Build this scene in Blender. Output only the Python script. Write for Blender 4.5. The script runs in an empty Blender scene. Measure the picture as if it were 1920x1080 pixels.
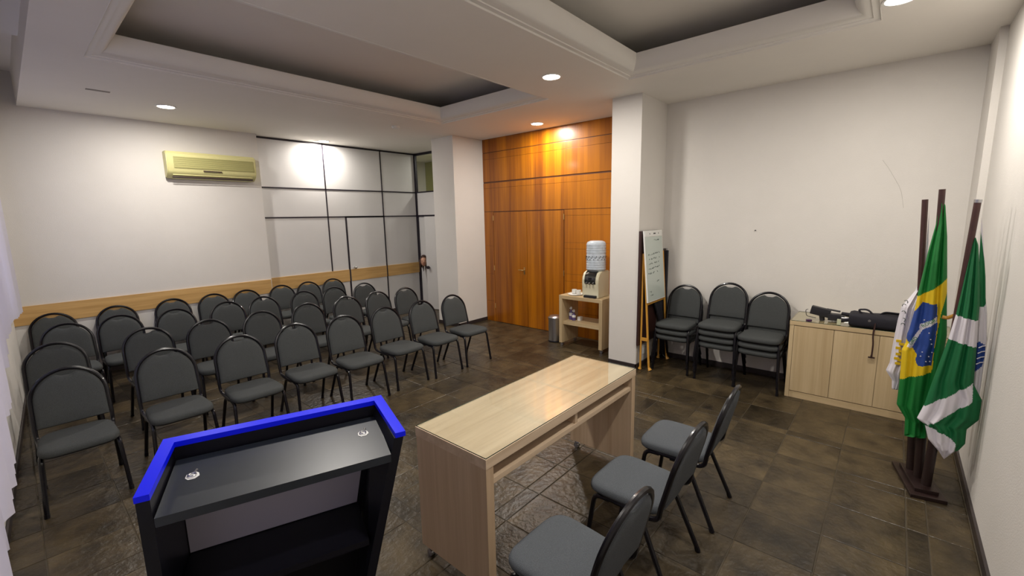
import bpy, bmesh, math, random
from mathutils import Vector, Matrix
random.seed(7)
PI = math.pi
C = bpy.context.scene.collection
S = bpy.context.scene

# ------------------------------------------------------------------ camera, world, exposure, lamps
cd = bpy.data.cameras.new('camera'); cam = bpy.data.objects.new('camera', cd); C.objects.link(cam)
F_ = Vector((0.74444181, 0.64854493, -0.15873205)); R_ = Vector((0.65432768, -0.75594934, -0.01989665)); U_ = Vector((0.13289726, 0.08905088, 0.9871212))
cam.matrix_world = Matrix(((R_.x, U_.x, -F_.x, 0), (R_.y, U_.y, -F_.y, 0), (R_.z, U_.z, -F_.z, 1.8457), (0, 0, 0, 1)))
cd.sensor_width = 36; cd.lens = 821.856 / 1920 * 36; cd.clip_start = .02
S.camera = cam
w = bpy.data.worlds.new('world'); S.world = w; w.use_nodes = True
w.node_tree.nodes['Background'].inputs[0].default_value = (.72, .72, 1, 1)
w.node_tree.nodes['Background'].inputs[1].default_value = 1.6
S.view_settings.view_transform = 'Standard'; S.view_settings.look = 'None'; S.view_settings.gamma = 1
S.view_settings.use_curve_mapping = False
S.view_settings.exposure = 0.0
ZC = 3.174
LAMPS = [(1.415, 6.418, 38), (3.74, 7.40, 30), (3.656, 2.628, 42), (1.343, 2.70, 42), (3.95, .10, 36), (1.35, .10, 30), (5.258, 4.038, 36)]
LAMPCOL = (1.0, .945, .87)

# ------------------------------------------------------------------ materials
MATS = {}
def mat(name, col, rough=.5, metal=0, spec=.5, bump=0, bscale=60, var=0, vscale=6, stretch=None, coat=0, emit=None, estr=0, col2=None, rand=0, alpha=None, brick=None):
    m = bpy.data.materials.new(name); m.use_nodes = True; nt = m.node_tree; b = nt.nodes['Principled BSDF']
    b.inputs['Roughness'].default_value = rough; b.inputs['Metallic'].default_value = metal
    b.inputs['Specular IOR Level'].default_value = spec; b.inputs['Coat Weight'].default_value = coat
    b.inputs['Base Color'].default_value = (*col, 1)
    tc = nt.nodes.new('ShaderNodeTexCoord'); src = tc.outputs['Object']
    if rand:
        oi = nt.nodes.new('ShaderNodeObjectInfo'); ml = nt.nodes.new('ShaderNodeMath'); ml.operation = 'MULTIPLY'; ml.inputs[1].default_value = 37.0
        nt.links.new(oi.outputs['Random'], ml.inputs[0]); ad = nt.nodes.new('ShaderNodeVectorMath'); ad.operation = 'ADD'
        nt.links.new(tc.outputs['Object'], ad.inputs[0]); nt.links.new(ml.outputs[0], ad.inputs[1]); src = ad.outputs[0]
    if stretch:
        mp = nt.nodes.new('ShaderNodeMapping'); mp.inputs['Scale'].default_value = stretch; nt.links.new(src, mp.inputs[0]); src2 = mp.outputs[0]
    else: src2 = src
    if var or col2:
        nz = nt.nodes.new('ShaderNodeTexNoise'); nz.inputs['Scale'].default_value = vscale; nz.inputs['Detail'].default_value = 6; nz.inputs['Roughness'].default_value = .6
        nt.links.new(src2, nz.inputs['Vector'])
        cr = nt.nodes.new('ShaderNodeValToRGB'); cr.color_ramp.elements[0].position = .3; cr.color_ramp.elements[1].position = .7
        c2 = col2 if col2 else tuple(min(1, c * (1 + var)) for c in col); c1 = col if col2 else tuple(c * (1 - var) for c in col)
        cr.color_ramp.elements[0].color = (*c1, 1); cr.color_ramp.elements[1].color = (*c2, 1)
        nt.links.new(nz.outputs['Fac'], cr.inputs[0]); out = cr.outputs[0]
        if rand:
            hs = nt.nodes.new('ShaderNodeHueSaturation'); mr = nt.nodes.new('ShaderNodeMapRange'); mr.inputs['To Min'].default_value = 1 - rand; mr.inputs['To Max'].default_value = 1 + rand
            nt.links.new(oi.outputs['Random'], mr.inputs[0]); nt.links.new(mr.outputs[0], hs.inputs['Value']); nt.links.new(out, hs.inputs['Color']); out = hs.outputs[0]
        nt.links.new(out, b.inputs['Base Color'])
    if bump:
        n2 = nt.nodes.new('ShaderNodeTexNoise'); n2.inputs['Scale'].default_value = bscale; n2.inputs['Detail'].default_value = 5
        nt.links.new(src2 if stretch else src, n2.inputs['Vector'])
        bp = nt.nodes.new('ShaderNodeBump'); bp.inputs['Strength'].default_value = bump; bp.inputs['Distance'].default_value = .01
        nt.links.new(n2.outputs['Fac'], bp.inputs['Height']); nt.links.new(bp.outputs[0], b.inputs['Normal'])
    if emit:
        b.inputs['Emission Color'].default_value = (*emit, 1); b.inputs['Emission Strength'].default_value = estr
    MATS[name] = m
    return m
def glassmat(name, tint=(1, 1, 1), rough=.01, refl=1.5):
    m = bpy.data.materials.new(name); m.use_nodes = True; nt = m.node_tree; nt.nodes.clear()
    o = nt.nodes.new('ShaderNodeOutputMaterial'); mx = nt.nodes.new('ShaderNodeMixShader'); tr = nt.nodes.new('ShaderNodeBsdfTransparent'); gl = nt.nodes.new('ShaderNodeBsdfGlossy')
    lw = nt.nodes.new('ShaderNodeLayerWeight'); lw.inputs[0].default_value = .5
    pw = nt.nodes.new('ShaderNodeMath'); pw.operation = 'POWER'; pw.inputs[1].default_value = 5; nt.links.new(lw.outputs['Facing'], pw.inputs[0])
    fr = nt.nodes.new('ShaderNodeMath'); fr.operation = 'MULTIPLY_ADD'; fr.inputs[1].default_value = .94; fr.inputs[2].default_value = .05; nt.links.new(pw.outputs[0], fr.inputs[0])
    tr.inputs[0].default_value = (*tint, 1); gl.inputs['Roughness'].default_value = rough
    nt.links.new(fr.outputs[0], mx.inputs[0]); nt.links.new(tr.outputs[0], mx.inputs[1]); nt.links.new(gl.outputs[0], mx.inputs[2]); nt.links.new(mx.outputs[0], o.inputs[0])
    return m
M_wall = mat('wall_paint', (.655, .625, .585), .75, bump=.12, bscale=120, var=.02, vscale=2)
M_ceil = mat('ceiling_paint', (.80, .765, .71), .8, var=.02, vscale=1.5)
M_mould = mat('moulding_paint', (.80, .775, .73), .7)
M_panel = mat('partition_laminate', (.60, .585, .57), .45, var=.015, vscale=3)
M_black = mat('black_profile', (.012, .008, .016), .4)
M_base = mat('dark_skirting', (.03, .022, .022), .35)
M_slate = mat('slate', (.0165, .0118, .0065), .34, spec=.45, bump=.6, bscale=26, vscale=5, col2=(.074, .053, .026), rand=.38)
M_grout = mat('grout', (.055, .042, .024), .7)
M_door = None
def wood(name, c1, c2, rough=.4, coat=0, axis='z', freq=14, fine=60):
    m = bpy.data.materials.new(name); m.use_nodes = True; nt = m.node_tree; b = nt.nodes['Principled BSDF']
    b.inputs['Roughness'].default_value = rough; b.inputs['Coat Weight'].default_value = coat; b.inputs['Coat Roughness'].default_value = .12
    ge = nt.nodes.new('ShaderNodeNewGeometry')
    sc = {'x': (.06, 1, 1), 'y': (1, .06, 1), 'z': (1, 1, .03)}[axis]
    def noise(s, det, k):
        mp = nt.nodes.new('ShaderNodeMapping'); mp.inputs['Scale'].default_value = sc; nt.links.new(ge.outputs['Position'], mp.inputs[0])
        n = nt.nodes.new('ShaderNodeTexNoise'); n.inputs['Scale'].default_value = s; n.inputs['Detail'].default_value = det; n.inputs['Distortion'].default_value = k
        nt.links.new(mp.outputs[0], n.inputs['Vector']); return n.outputs['Fac']
    a, c = noise(freq, 3, .3), noise(fine, 5, .1)
    mx = nt.nodes.new('ShaderNodeMix'); mx.data_type = 'FLOAT'; mx.inputs[0].default_value = .28; nt.links.new(a, mx.inputs[2]); nt.links.new(c, mx.inputs[3])
    cr = nt.nodes.new('ShaderNodeValToRGB'); cr.color_ramp.elements[0].position = .36; cr.color_ramp.elements[1].position = .64
    cr.color_ramp.elements[0].color = (*c1, 1); cr.color_ramp.elements[1].color = (*c2, 1)
    nt.links.new(mx.outputs[0], cr.inputs[0]); nt.links.new(cr.outputs[0], b.inputs['Base Color'])
    return m
M_cherry = wood('cherry_veneer', (.20, .050, .0), (.50, .165, .0), .36, .15, 'z', 6, 40)
M_oakx = wood('pale_oak_lengthways', (.50, .37, .25), (.64, .50, .36), .4, 0, 'x', 16, 60)
M_oakz = wood('pale_oak_upright', (.44, .31, .195), (.56, .415, .28), .45, 0, 'z', 16, 70)
M_oakc = wood('yellow_oak_upright', (.45, .33, .18), (.57, .44, .26), .45, 0, 'z', 14, 70)
M_oaky = wood('yellow_oak_crossways', (.45, .33, .18), (.57, .44, .26), .4, 0, 'y', 14, 70)
M_rail = wood('honey_oak_rail', (.46, .27, .09), (.60, .37, .14), .4, 0, 'x', 20, 80)
M_fab = mat('charcoal_fabric', (.056, .060, .060), .9, spec=.25, bump=.5, bscale=420, var=.22, vscale=260)
M_fabh = mat('grey_fabric', (.088, .097, .108), .9, spec=.25, bump=.5, bscale=420, var=.22, vscale=260)
M_tube = mat('black_tube', (.003, .0025, .005), .28, spec=.35, coat=.08)
M_shell = mat('black_seat_shell', (.01, .01, .011), .6)
M_chrome = mat('chrome', (.7, .7, .7), .2, 1)
M_steel = mat('brushed_steel', (.5, .5, .52), .28, 1)
M_lecb = mat('lectern_black', (.0035, .0035, .007), .4, spec=.3)
M_lecd = mat('lectern_desk', (.014, .018, .024), .36, var=.25, vscale=4)
M_blue = mat('lectern_blue', (.0, .006, .80), .35, spec=.3)
M_lecg = mat('lectern_grey', (.36, .34, .41), .35)
M_white = mat('white_plastic', (.75, .75, .72), .4)
M_cream = mat('cream_plastic', (.66, .62, .45), .35)
M_ac = mat('aged_cream_casing', (.62, .58, .27), .4)
M_acd = mat('aged_olive_grille', (.36, .34, .13), .5)
M_dark = mat('dark_plastic', (.012, .012, .016), .45)
M_nylon = mat('black_nylon', (.009, .008, .014), .85, bump=.3, bscale=200)
M_jug = mat('water_jug_plastic', (.50, .56, .62), .12, var=.12, vscale=18)
M_wboard = mat('whiteboard_face', (.52, .58, .54), .15)
M_ink = mat('marker_ink', (.10, .12, .11), .6)
M_pine = wood('orange_pine', (.50, .24, .03), (.66, .34, .06), .45, 0, 'z', 20, 60)
M_brown = mat('dark_brown_wood', (.035, .014, .012), .4)
M_pole = mat('flag_pole_wood', (.06, .022, .02), .35, var=.2, vscale=10)
M_stand = mat('flag_stand_wood', (.018, .008, .007), .4)
M_cgreen = mat('flag_green', (.0, .16, .022), .65, bump=.15, bscale=300)
M_cgreen2 = mat('flag_deep_green', (.0, .125, .035), .65, bump=.15, bscale=300)
M_cyel = mat('flag_yellow', (.72, .50, .005), .65)
M_cblu = mat('flag_blue', (.012, .05, .26), .65)
M_cwhi = mat('flag_white', (.66, .63, .68), .7)
M_skin = mat('skin', (.55, .30, .20), .6)
M_hair = mat('brown_hair', (.045, .016, .010), .5, var=.3, vscale=40)
M_olive = mat('olive_paint', (.30, .30, .06), .7)
M_brass = mat('brass', (.6, .42, .18), .3, 1)
M_lamp = mat('lamp_glow', (1, 1, 1), .5, emit=LAMPCOL, estr=25)
M_blind = mat('blind_fabric', (.72, .70, .74), .8)
nt = M_blind.node_tree; b_ = nt.nodes['Principled BSDF']; tl = nt.nodes.new('ShaderNodeBsdfTranslucent'); tl.inputs[0].default_value = (.7, .68, .8, 1)
mx_ = nt.nodes.new('ShaderNodeMixShader'); mx_.inputs[0].default_value = .45; nt.links.new(b_.outputs[0], mx_.inputs[1]); nt.links.new(tl.outputs[0], mx_.inputs[2]); nt.links.new(mx_.outputs[0], nt.nodes['Material Output'].inputs[0])
M_glass = glassmat('clear_glass', (.97, .99, .97), .02)
M_gedge = mat('glass_edge', (.03, .05, .035), .2)
M_purple = mat('purple_bottle', (.10, .07, .20), .3)

# ------------------------------------------------------------------ helpers
def obj(name, bm, m, parent=None, smooth=False, loc=None, rotz=0):
    me = bpy.data.meshes.new(name); bmesh.ops.recalc_face_normals(bm, faces=bm.faces); bm.to_mesh(me); bm.free()
    for mm in (m if isinstance(m, (list, tuple)) else [m]): me.materials.append(mm)
    if smooth:
        for p in me.polygons: p.use_smooth = True
        if smooth != 'full':
            try: me.set_sharp_from_angle(angle=math.radians(40))
            except Exception: pass
    o = bpy.data.objects.new(name, me); C.objects.link(o)
    if parent: o.parent = parent
    if loc: o.location = loc
    o.rotation_euler.z = rotz
    return o
def tag(o, label, cat, group=None):
    o['label'] = label; o['category'] = cat
    if group: o['group'] = group
    return o
def thing(name, label, cat, loc=(0, 0, 0), rotz=0, group=None):
    o = bpy.data.objects.new(name, None); C.objects.link(o); o.location = loc; o.rotation_euler = (0, 0, rotz); o.empty_display_size = .1
    return tag(o, label, cat, group)
def struct(o): o['kind'] = 'structure'; return o
def B(): return bmesh.new()
def box(bm, x0, x1, y0, y1, z0, z1, bev=0, mi=0):
    t = bmesh.new() if bev else bm
    vs = [t.verts.new((x, y, z)) for x in (x0, x1) for y in (y0, y1) for z in (z0, z1)]
    for f in ((0, 1, 3, 2), (4, 6, 7, 5), (0, 4, 5, 1), (2, 3, 7, 6), (0, 2, 6, 4), (1, 5, 7, 3)):
        fc = t.faces.new([vs[i] for i in f]); fc.material_index = mi
    if bev:
        bmesh.ops.bevel(t, geom=list(t.edges), offset=bev, segments=2, affect='EDGES', profile=.7)
        for f in t.faces: f.material_index = mi
        me = bpy.data.meshes.new('t'); t.to_mesh(me); t.free(); bm.from_mesh(me); bpy.data.meshes.remove(me)
    return bm
def prism(bm, pts, z0, z1, axis='z'):
    f = {'z': lambda a, b, c: (a, b, c), 'x': lambda a, b, c: (c, a, b), 'y': lambda a, b, c: (a, c, b)}[axis]
    lo = [bm.verts.new(f(a, b, z0)) for a, b in pts]; hi = [bm.verts.new(f(a, b, z1)) for a, b in pts]
    n = len(pts); bm.faces.new(lo); bm.faces.new(hi[::-1])
    for i in range(n): bm.faces.new((lo[i], lo[(i + 1) % n], hi[(i + 1) % n], hi[i]))
    return bm
def rnd(pts, r, seg=5):
    out = [Vector(pts[0])]
    for i in range(1, len(pts) - 1):
        a, b, c = Vector(pts[i - 1]), Vector(pts[i]), Vector(pts[i + 1])
        d1, d2 = (a - b), (c - b); rr = min(r, d1.length * .49, d2.length * .49)
        p, q = b + d1.normalized() * rr, b + d2.normalized() * rr
        for k in range(seg + 1):
            t = k / seg; out.append(p * (1 - t) ** 2 + b * 2 * t * (1 - t) + q * t * t)
    out.append(Vector(pts[-1])); return out
def tube(bm, pts, r, n=8, flat=1, mi=0, closed=False):
    pts = [Vector(p) for p in pts]; rs = r if isinstance(r, (list, tuple)) else [r] * len(pts)
    rings = []; up = None; N = len(pts)
    for i, p in enumerate(pts):
        if closed: d = (pts[(i + 1) % N] - pts[i - 1]).normalized()
        else: d = (pts[min(i + 1, N - 1)] - pts[max(i - 1, 0)]).normalized()
        if up is None: up = d.orthogonal().normalized()
        up = (up - d * up.dot(d)).normalized(); s = d.cross(up)
        rings.append([bm.verts.new(p + (up * math.cos(2 * PI * k / n) + s * math.sin(2 * PI * k / n) * flat) * rs[i]) for k in range(n)])
    for i in range(N if closed else N - 1):
        a, b = rings[i], rings[(i + 1) % N]
        for k in range(n):
            f = bm.faces.new((a[k], a[(k + 1) % n], b[(k + 1) % n], b[k])); f.material_index = mi
    if not closed:
        bm.faces.new(rings[0][::-1]).material_index = mi; bm.faces.new(rings[-1]).material_index = mi
    return bm
def lathe(bm, prof, cx=0, cy=0, n=24, mi=0):
    rings = [[bm.verts.new((cx + r * math.cos(2 * PI * k / n), cy + r * math.sin(2 * PI * k / n), z)) for k in range(n)] for r, z in prof]
    for a, b in zip(rings, rings[1:]):
        for k in range(n): bm.faces.new((a[k], a[(k + 1) % n], b[(k + 1) % n], b[k])).material_index = mi
    bm.faces.new(rings[0][::-1]).material_index = mi; bm.faces.new(rings[-1]).material_index = mi
    return bm
def cyl(bm, a, b, r, n=12, mi=0): return tube(bm, [a, b], r, n, mi=mi)
def rings_solid(bm, rings):
    rv = [[bm.verts.new(p) for p in r] for r in rings]; n = len(rv[0])
    for a, b in zip(rv, rv[1:]):
        for k in range(n): bm.faces.new((a[k], a[(k + 1) % n], b[(k + 1) % n], b[k]))
    bm.faces.new(rv[0][::-1]); bm.faces.new(rv[-1]); return bm
def dup(root, loc, rotz, label, group=None, name=None):
    r = root.copy(); C.objects.link(r); r.location = loc; r.rotation_euler = (0, 0, rotz); r['label'] = label
    if group: r['group'] = group
    for ch in list(root.children):
        c = ch.copy(); C.objects.link(c); c.parent = r
        for g in ch.children:
            d = g.copy(); C.objects.link(d); d.parent = c
    return r

# ------------------------------------------------------------------ floor
XW2, XWD, YW1, YWP, YW3, XPS = 5.52, 5.632, 7.4495, 7.604, -.487, 5.751
fl = B(); box(fl, -.6, 7.4, -.62, 9.2, -.06, -.004); floor = struct(obj('floor', fl, M_grout))
xs = [-.45, -.08, .29, .66, 1.03, 1.40, 1.50, 1.80, 2.14, 2.51, 2.865, 3.24, 3.61, 3.71, 4.09, 4.185, 4.56, 4.92, 5.29, 5.66]
ys = [-.49, -.30, -.205, .165, .54, .91, 1.28, 1.655, 1.765, 2.13, 2.40, 2.58, 2.95, 3.10, 3.45, 3.81, 4.20, 4.56, 4.93, 5.30, 5.67, 6.04, 6.41, 6.78, 7.15, 7.60]
cells = []
for i in range(len(xs) - 1):
    j = 0
    while j < len(ys) - 1:
        y0, y1 = ys[j], ys[j + 1]
        sh = 0
        cells.append((xs[i], xs[i + 1], y0, y1)); j += 1
f0 = 821.856
def proj(p):
    d = Vector(p) - Vector((0, 0, 1.8457)); z = d.dot(F_)
    if z < .05: return None
    return 960 + f0 * d.dot(R_) / z, 540 - f0 * d.dot(U_) / z, z
def sz(c):
    p = proj(((c[0] + c[1]) / 2, (c[2] + c[3]) / 2, 0))
    if not p or not (-60 < p[0] < 1980 and 0 < p[1] < 1140): return 0
    return (c[1] - c[0]) * (c[3] - c[2]) / p[2] ** 3
cells.sort(key=sz, reverse=True)
tcache = {}
def tile_mesh(wx, wy, v):
    k = (round(wx, 2), round(wy, 2), v)
    if k not in tcache:
        bm = B(); g = .0026; a, b = wx / 2 - g, wy / 2 - g; rr = random.Random(hash(k)); j = lambda: rr.uniform(-.002, .001)
        c = [(-a + j(), -b + j()), (a + j(), -b + j()), (a + j(), b + j()), (-a + j(), b + j())]
        lo = [bm.verts.new((x, y, -.006)) for x, y in c]; mid = [bm.verts.new((x, y, -.0022)) for x, y in c]; hi = [bm.verts.new((x - math.copysign(.0035, x), y - math.copysign(.0035, y), rr.uniform(-.0014, 0))) for x, y in c]
        for p, q in ((lo, mid), (mid, hi)):
            for i in range(4): bm.faces.new((p[i], p[(i + 1) % 4], q[(i + 1) % 4], q[i]))
        bm.faces.new(hi); bm.faces.new(lo[::-1]); me = bpy.data.meshes.new('tile'); bmesh.ops.recalc_face_normals(bm, faces=bm.faces); bm.to_mesh(me); bm.free(); me.materials.append(M_slate); tcache[k] = me
    return tcache[k]
rest = B(); nt_ = 0
for c in cells:
    wx, wy = c[1] - c[0], c[3] - c[2]; me = tile_mesh(wx, wy, random.randrange(3)); ctr = ((c[0] + c[1]) / 2, (c[2] + c[3]) / 2, 0)
    if sz(c) > 0 and nt_ < 295:
        o = bpy.data.objects.new('tile', me); C.objects.link(o); o.parent = floor; o.location = ctr; nt_ += 1
    else:
        n0 = len(rest.verts); rest.from_mesh(me); rest.verts.ensure_lookup_table()
        for v in rest.verts[n0:]: v.co += Vector(ctr)
o = obj('tile', rest, M_slate, floor); o['kind'] = 'stuff'

# ------------------------------------------------------------------ walls
def wallbox(name, x0, x1, y0, y1, z0, z1, m=M_wall):
    return struct(obj(name, box(B(), x0, x1, y0, y1, z0, z1), m))
wallbox('wall_back', -.6, 2.715, YW1, YW1 + .4, -.05, 3.6)
wallbox('wall_right', XW2, XW2 + .11, YW3 - .3, 2.30, -.05, 3.6)
wallbox('wall_near', -.6, 5.6, YW3 - .25, YW3 - .02, -.05, 3.6)
wallbox('pilaster', 5.06, XW2, YW3 - .02, -.462, -.05, ZC)['kind'] = 'structure'
wallbox('pillar', 4.816, XWD, 2.233, 2.598, -.05, ZC + .1)
wallbox('pillar', 4.952, XPS + .02, 5.5254, 6.06, -.05, ZC + .1)
# window wall, slightly out of square
WL = struct(bpy.data.objects.new('wall_left', None)) ; C.objects.link(WL); WL.location = (-.42, 0, 0); WL.rotation_euler.z = -math.atan(.05)
bm = B(); box(bm, -.2, 0, -.8, 7.6, -.05, .93); box(bm, -.2, 0, -.8, 7.6, 2.9, 3.6); box(bm, -.2, 0, -.8, .4, .93, 2.9); box(bm, -.2, 0, 6.9, 7.6, .93, 2.9)
obj('masonry', bm, M_wall, WL); WL.name = 'wall_left'
bm = B(); box(bm, -.2, .02, .38, 6.92, .905, .93); obj('sill', bm, M_white, WL)
wn = struct(bpy.data.objects.new('window_1', None)); C.objects.link(wn); wn.location = WL.location; wn.rotation_euler = WL.rotation_euler
bm = B()
for k in range(5): y = .4 + k * 1.6125; box(bm, -.13, -.08, y, y + .05, .93, 2.9)
box(bm, -.13, -.08, .4, 6.9, .93, .98); box(bm, -.13, -.08, .4, 6.9, 2.85, 2.9); obj('window_frame', bm, M_steel, wn)
for k in range(4):
    y = .45 + k * 1.6125; obj('pane', box(B(), -.108, -.102, y, y + 1.56, .98, 2.85), M_glass, wn)
# vertical blinds
bl = thing('vertical_blind', 'pale lavender vertical fabric blinds along the window wall at far left', 'blinds')
obj('head_rail', box(B(), -.16, -.10, -.3, 7.0, 3.05, 3.09), M_white, bl)
ys_b = [.3 + .115 * k for k in range(60)]
sl = None
for k, y in enumerate(ys_b):
    x = -.140 + (.022 if (k // 5) % 2 else 0) + (0 if y < 4.8 else (y - 4.8) ** 2 * .024)
    if sl is None:
        bm = B(); pts = [(-.062, -.006), (-.03, .001), (0, .003), (.03, .001), (.062, -.006), (.062, -.0045), (.03, .0025), (0, .0045), (-.03, .0025), (-.062, -.0045)]
        prism(bm, pts, 0, 2.10); sl = obj('slat', bm, M_blind, bl, smooth=True)
        o = sl
    else:
        o = sl.copy(); C.objects.link(o); o.parent = bl
    o.location = (x, y, .93); o.rotation_euler.z = math.radians(random.uniform(62, 74))

# partition (white laminate panels with black profiles)
wp = struct(obj('wall_partition', box(B(), 2.715, XPS + .06, YWP + .012, YWP + .05, -.05, ZC), M_black))
vx = [2.715, 3.81, 4.94, XPS]; hz = [ZC - .01, 2.395, 1.918]
g = .011
def panel(nm, par, x0, x1, z0, z1, m=M_panel): obj(nm, box(B(), x0 + g, x1 - g, YWP, YWP + .014, z0 + g, z1 - g, .002), m, par)
for a, b in zip(vx, vx[1:]):
    panel('panel', wp, a, b, hz[1], hz[0]); panel('panel', wp, a, b, hz[2], hz[1])
panel('panel', wp, 2.715, 3.81, .0, 1.918); panel('panel', wp, 3.81, 4.14, 0, 1.918); panel('panel', wp, 4.94, XPS, 0, 1.918)
def profile(par, x0, x1, z0, z1, y=None): obj('profile', box(B(), x0, x1, YWP - .006, YWP + .014, z0, z1), M_black, par)
for x in (3.81, 4.94): profile(wp, x - g, x + g, 1.918, ZC)
profile(wp, 3.81 - g, 3.81 + g, .95, 1.918); profile(wp, 4.94 - .014, 4.94 + .014, 0, 1.918); profile(wp, 4.145 - .016, 4.145 + .016, 0, 1.93)
profile(wp, XPS - .03, XPS + .01, 0, ZC); profile(wp, 2.715, XPS, ZC - .03, ZC - .004)
for z in hz[1:]: profile(wp, 2.715, XPS, z - g, z + g)
d1 = struct(obj('door_1', box(B(), 4.161, 4.926, YWP - .004, YWP + .014, .01, 1.902, .002), M_panel))
profile(d1, 4.15, 4.94, 1.902, 1.93)
bm = B(); cyl(bm, (4.235, YWP - .05, .985), (4.235, YWP, .985), .012); lathe(bm, [(.001, -.03), (.022, -.022), (.027, 0), (.022, .022), (.001, .03)])
for v in list(bm.verts)[-5 * 24:]: v.co = Vector((4.235 + v.co.x, YWP - .06 + v.co.z, .985 + v.co.y))
obj('door_handle', bm, M_chrome, d1, True)
obj('rail_board', box(B(), 4.165, 4.922, YWP - .02, YWP - .004, .735, .952, .002), M_rail, d1)
struct(obj('trim_1', box(B(), -.05, 2.70, YW1 - .018, YW1, .735, .952, .002), M_rail))
t = struct(obj('trim_2', box(B(), 2.717, 4.128, YWP - .018, YWP, .735, .952, .002), M_rail)); obj('rail_board', box(B(), 4.956, XPS - .03, YWP - .018, YWP, .735, .952, .002), M_rail, t)

# corner partition with the ajar door (faces -X), corridor behind
wc = struct(bpy.data.objects.new('wall_corner', None)); C.objects.link(wc)
def cpan(nm, y0, y1, z0, z1, m, x0=XPS, x1=XPS + .03, par=wc): return obj(nm, box(B(), x0, x1, y0, y1, z0, z1), m, par)
cpan('panel', 6.06, 7.57, 1.935, 2.385, M_panel)
cpan('profile', 6.06, 7.60, 2.385, 2.41, M_black, XPS - .008); cpan('profile', 6.06, 7.60, 1.90, 1.935, M_black, XPS - .008); cpan('profile', 6.06, 7.60, 3.13, ZC, M_black, XPS - .008)
cpan('profile', 7.57, 7.604, 0, ZC, M_black, XPS - .02)
cpan('pane', 6.06, 7.57, 2.41, 3.13, M_glass, XPS + .01, XPS + .016)
cpan('panel', 6.06, 6.50, 0, 1.90, M_panel)
cpan('fixed_leaf', 7.19, 7.57, .01, 1.90, M_panel, XPS + .012, XPS + .045)
d3 = struct(obj('door_2', box(B(), -.035, 0, 0, .71, .01, 1.90, .002), M_panel)); d3.location = (XPS + .02, 6.51, 0); d3.rotation_euler.z = math.radians(10)
bm = B(); cyl(bm, (-.075, .63, .875), (-.03, .63, .875), .014); cyl(bm, (-.095, .63, .875), (-.07, .63, .875), .032, 16); obj('door_handle', bm, M_black, d3, True)
cw = struct(bpy.data.objects.new('wall_corridor', None)); C.objects.link(cw)
obj('dado', box(B(), 7.2, 7.3, 5.4, 9.2, -.05, 2.2), M_wall, cw); obj('upper_wall', box(B(), 7.2, 7.3, 5.4, 9.2, 2.2, 3.5), M_olive, cw)
obj('end_wall', box(B(), XPS, 7.3, 5.3, 5.4, -.05, 3.5), M_olive, cw); obj('end_wall', box(B(), XPS, 7.3, 9.1, 9.2, -.05, 3.5), M_wall, cw)
obj('side_wall', box(B(), XPS, XPS + .05, 7.62, 9.2, -.05, 3.5), M_wall, cw); obj('corridor_ceiling', box(B(), XPS, 7.3, 5.3, 9.2, 3.25, 3.35), M_ceil, cw)

# cherry-veneer wall with the double door
ww = struct(obj('wall_veneer', box(B(), XWD + .006, XWD + .1, 2.5, 5.56, -.05, ZC + .2), mat('veneer_groove', (.10, .03, .006), .5)))
def vp(y0, y1, z0, z1, dx=0, par=ww, nm='panel'): return obj(nm, box(B(), XWD - dx, XWD + .012, y0 + .0015, y1 - .0015, z0 + .0015, z1 - .0015, .001), M_cherry, par)
for z0, z1, dx in ((2.953, ZC, 0), (2.838, 2.945, 0), (2.462, 2.838, 0), (2.352, 2.44, .0), (1.955, 2.352, 0)): vp(2.6, 5.5254, z0, z1, dx)
bz = [(1.86, 1.95), (1.452, 1.86), (1.358, 1.452), (.968, 1.358), (.855, .968), (.47, .855), (.37, .47), (0, .37)]
for z0, z1 in bz: vp(2.6, 3.822, z0, z1)
for z0, z1 in ((1.358, 1.95), (.855, 1.358), (.37, .855), (0, .37)): vp(5.305, 5.5254, z0, z1)
dd = struct(bpy.data.objects.new('door_3', None)); C.objects.link(dd)
vp(4.56, 5.297, .006, 1.942, .004, dd, 'door_leaf'); vp(3.83, 4.554, .006, 1.942, .004, dd, 'door_leaf')
bm = B(); box(bm, XWD - .012, XWD - .002, 4.60, 4.63, .90, 1.02, .002); tube(bm, rnd([(XWD - .004, 4.615, .975), (XWD - .05, 4.615, .975), (XWD - .05, 4.71, .975)], .015), .008); obj('door_handle', bm, M_brass, dd, True)
for z in (.25, .93, 1.80):
    for y in (3.826, 5.301): obj('hinge', box(B(), XWD - .010, XWD - .002, y - .008, y + .008, z, z + .085, .002), M_brass, dd)

# skirtings
sk = [('baseboard_right', [(XW2 - .012, XW2, -.46, 2.233)]), ('baseboard_pillar', [(4.80, 4.816, 2.22, 2.598), (4.80, XW2, 2.219, 2.233)]),
      ('baseboard_column', [(4.937, 4.952, 5.512, 6.06), (4.937, XWD, 5.512, 5.5254)]), ('baseboard_near', [(-.6, 5.06, YW3 - .02, YW3 - .006)]),
      ('baseboard_back', [(-.1, 2.715, YW1 - .012, YW1)]), ('baseboard_partition', [(2.73, 4.13, YWP - .012, YWP), (4.96, XPS, YWP - .012, YWP)])]
for n, bs in sk:
    bm = B()
    for x0, x1, y0, y1 in bs: box(bm, x0, x1, y0, y1, 0, .06)
    struct(obj(n, bm, M_base))
bm = B(); box(bm, 0.004, .016, -.5, 7.5, 0, .06); o = obj('baseboard', bm, M_base, WL)
bm = B(); box(bm, 5.0, 5.08, 2.226, 2.2325, .14, .22, .003); o = tag(obj('wall_socket', bm, M_white), 'small white socket plate low on the pillar behind the easel', 'socket')

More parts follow.
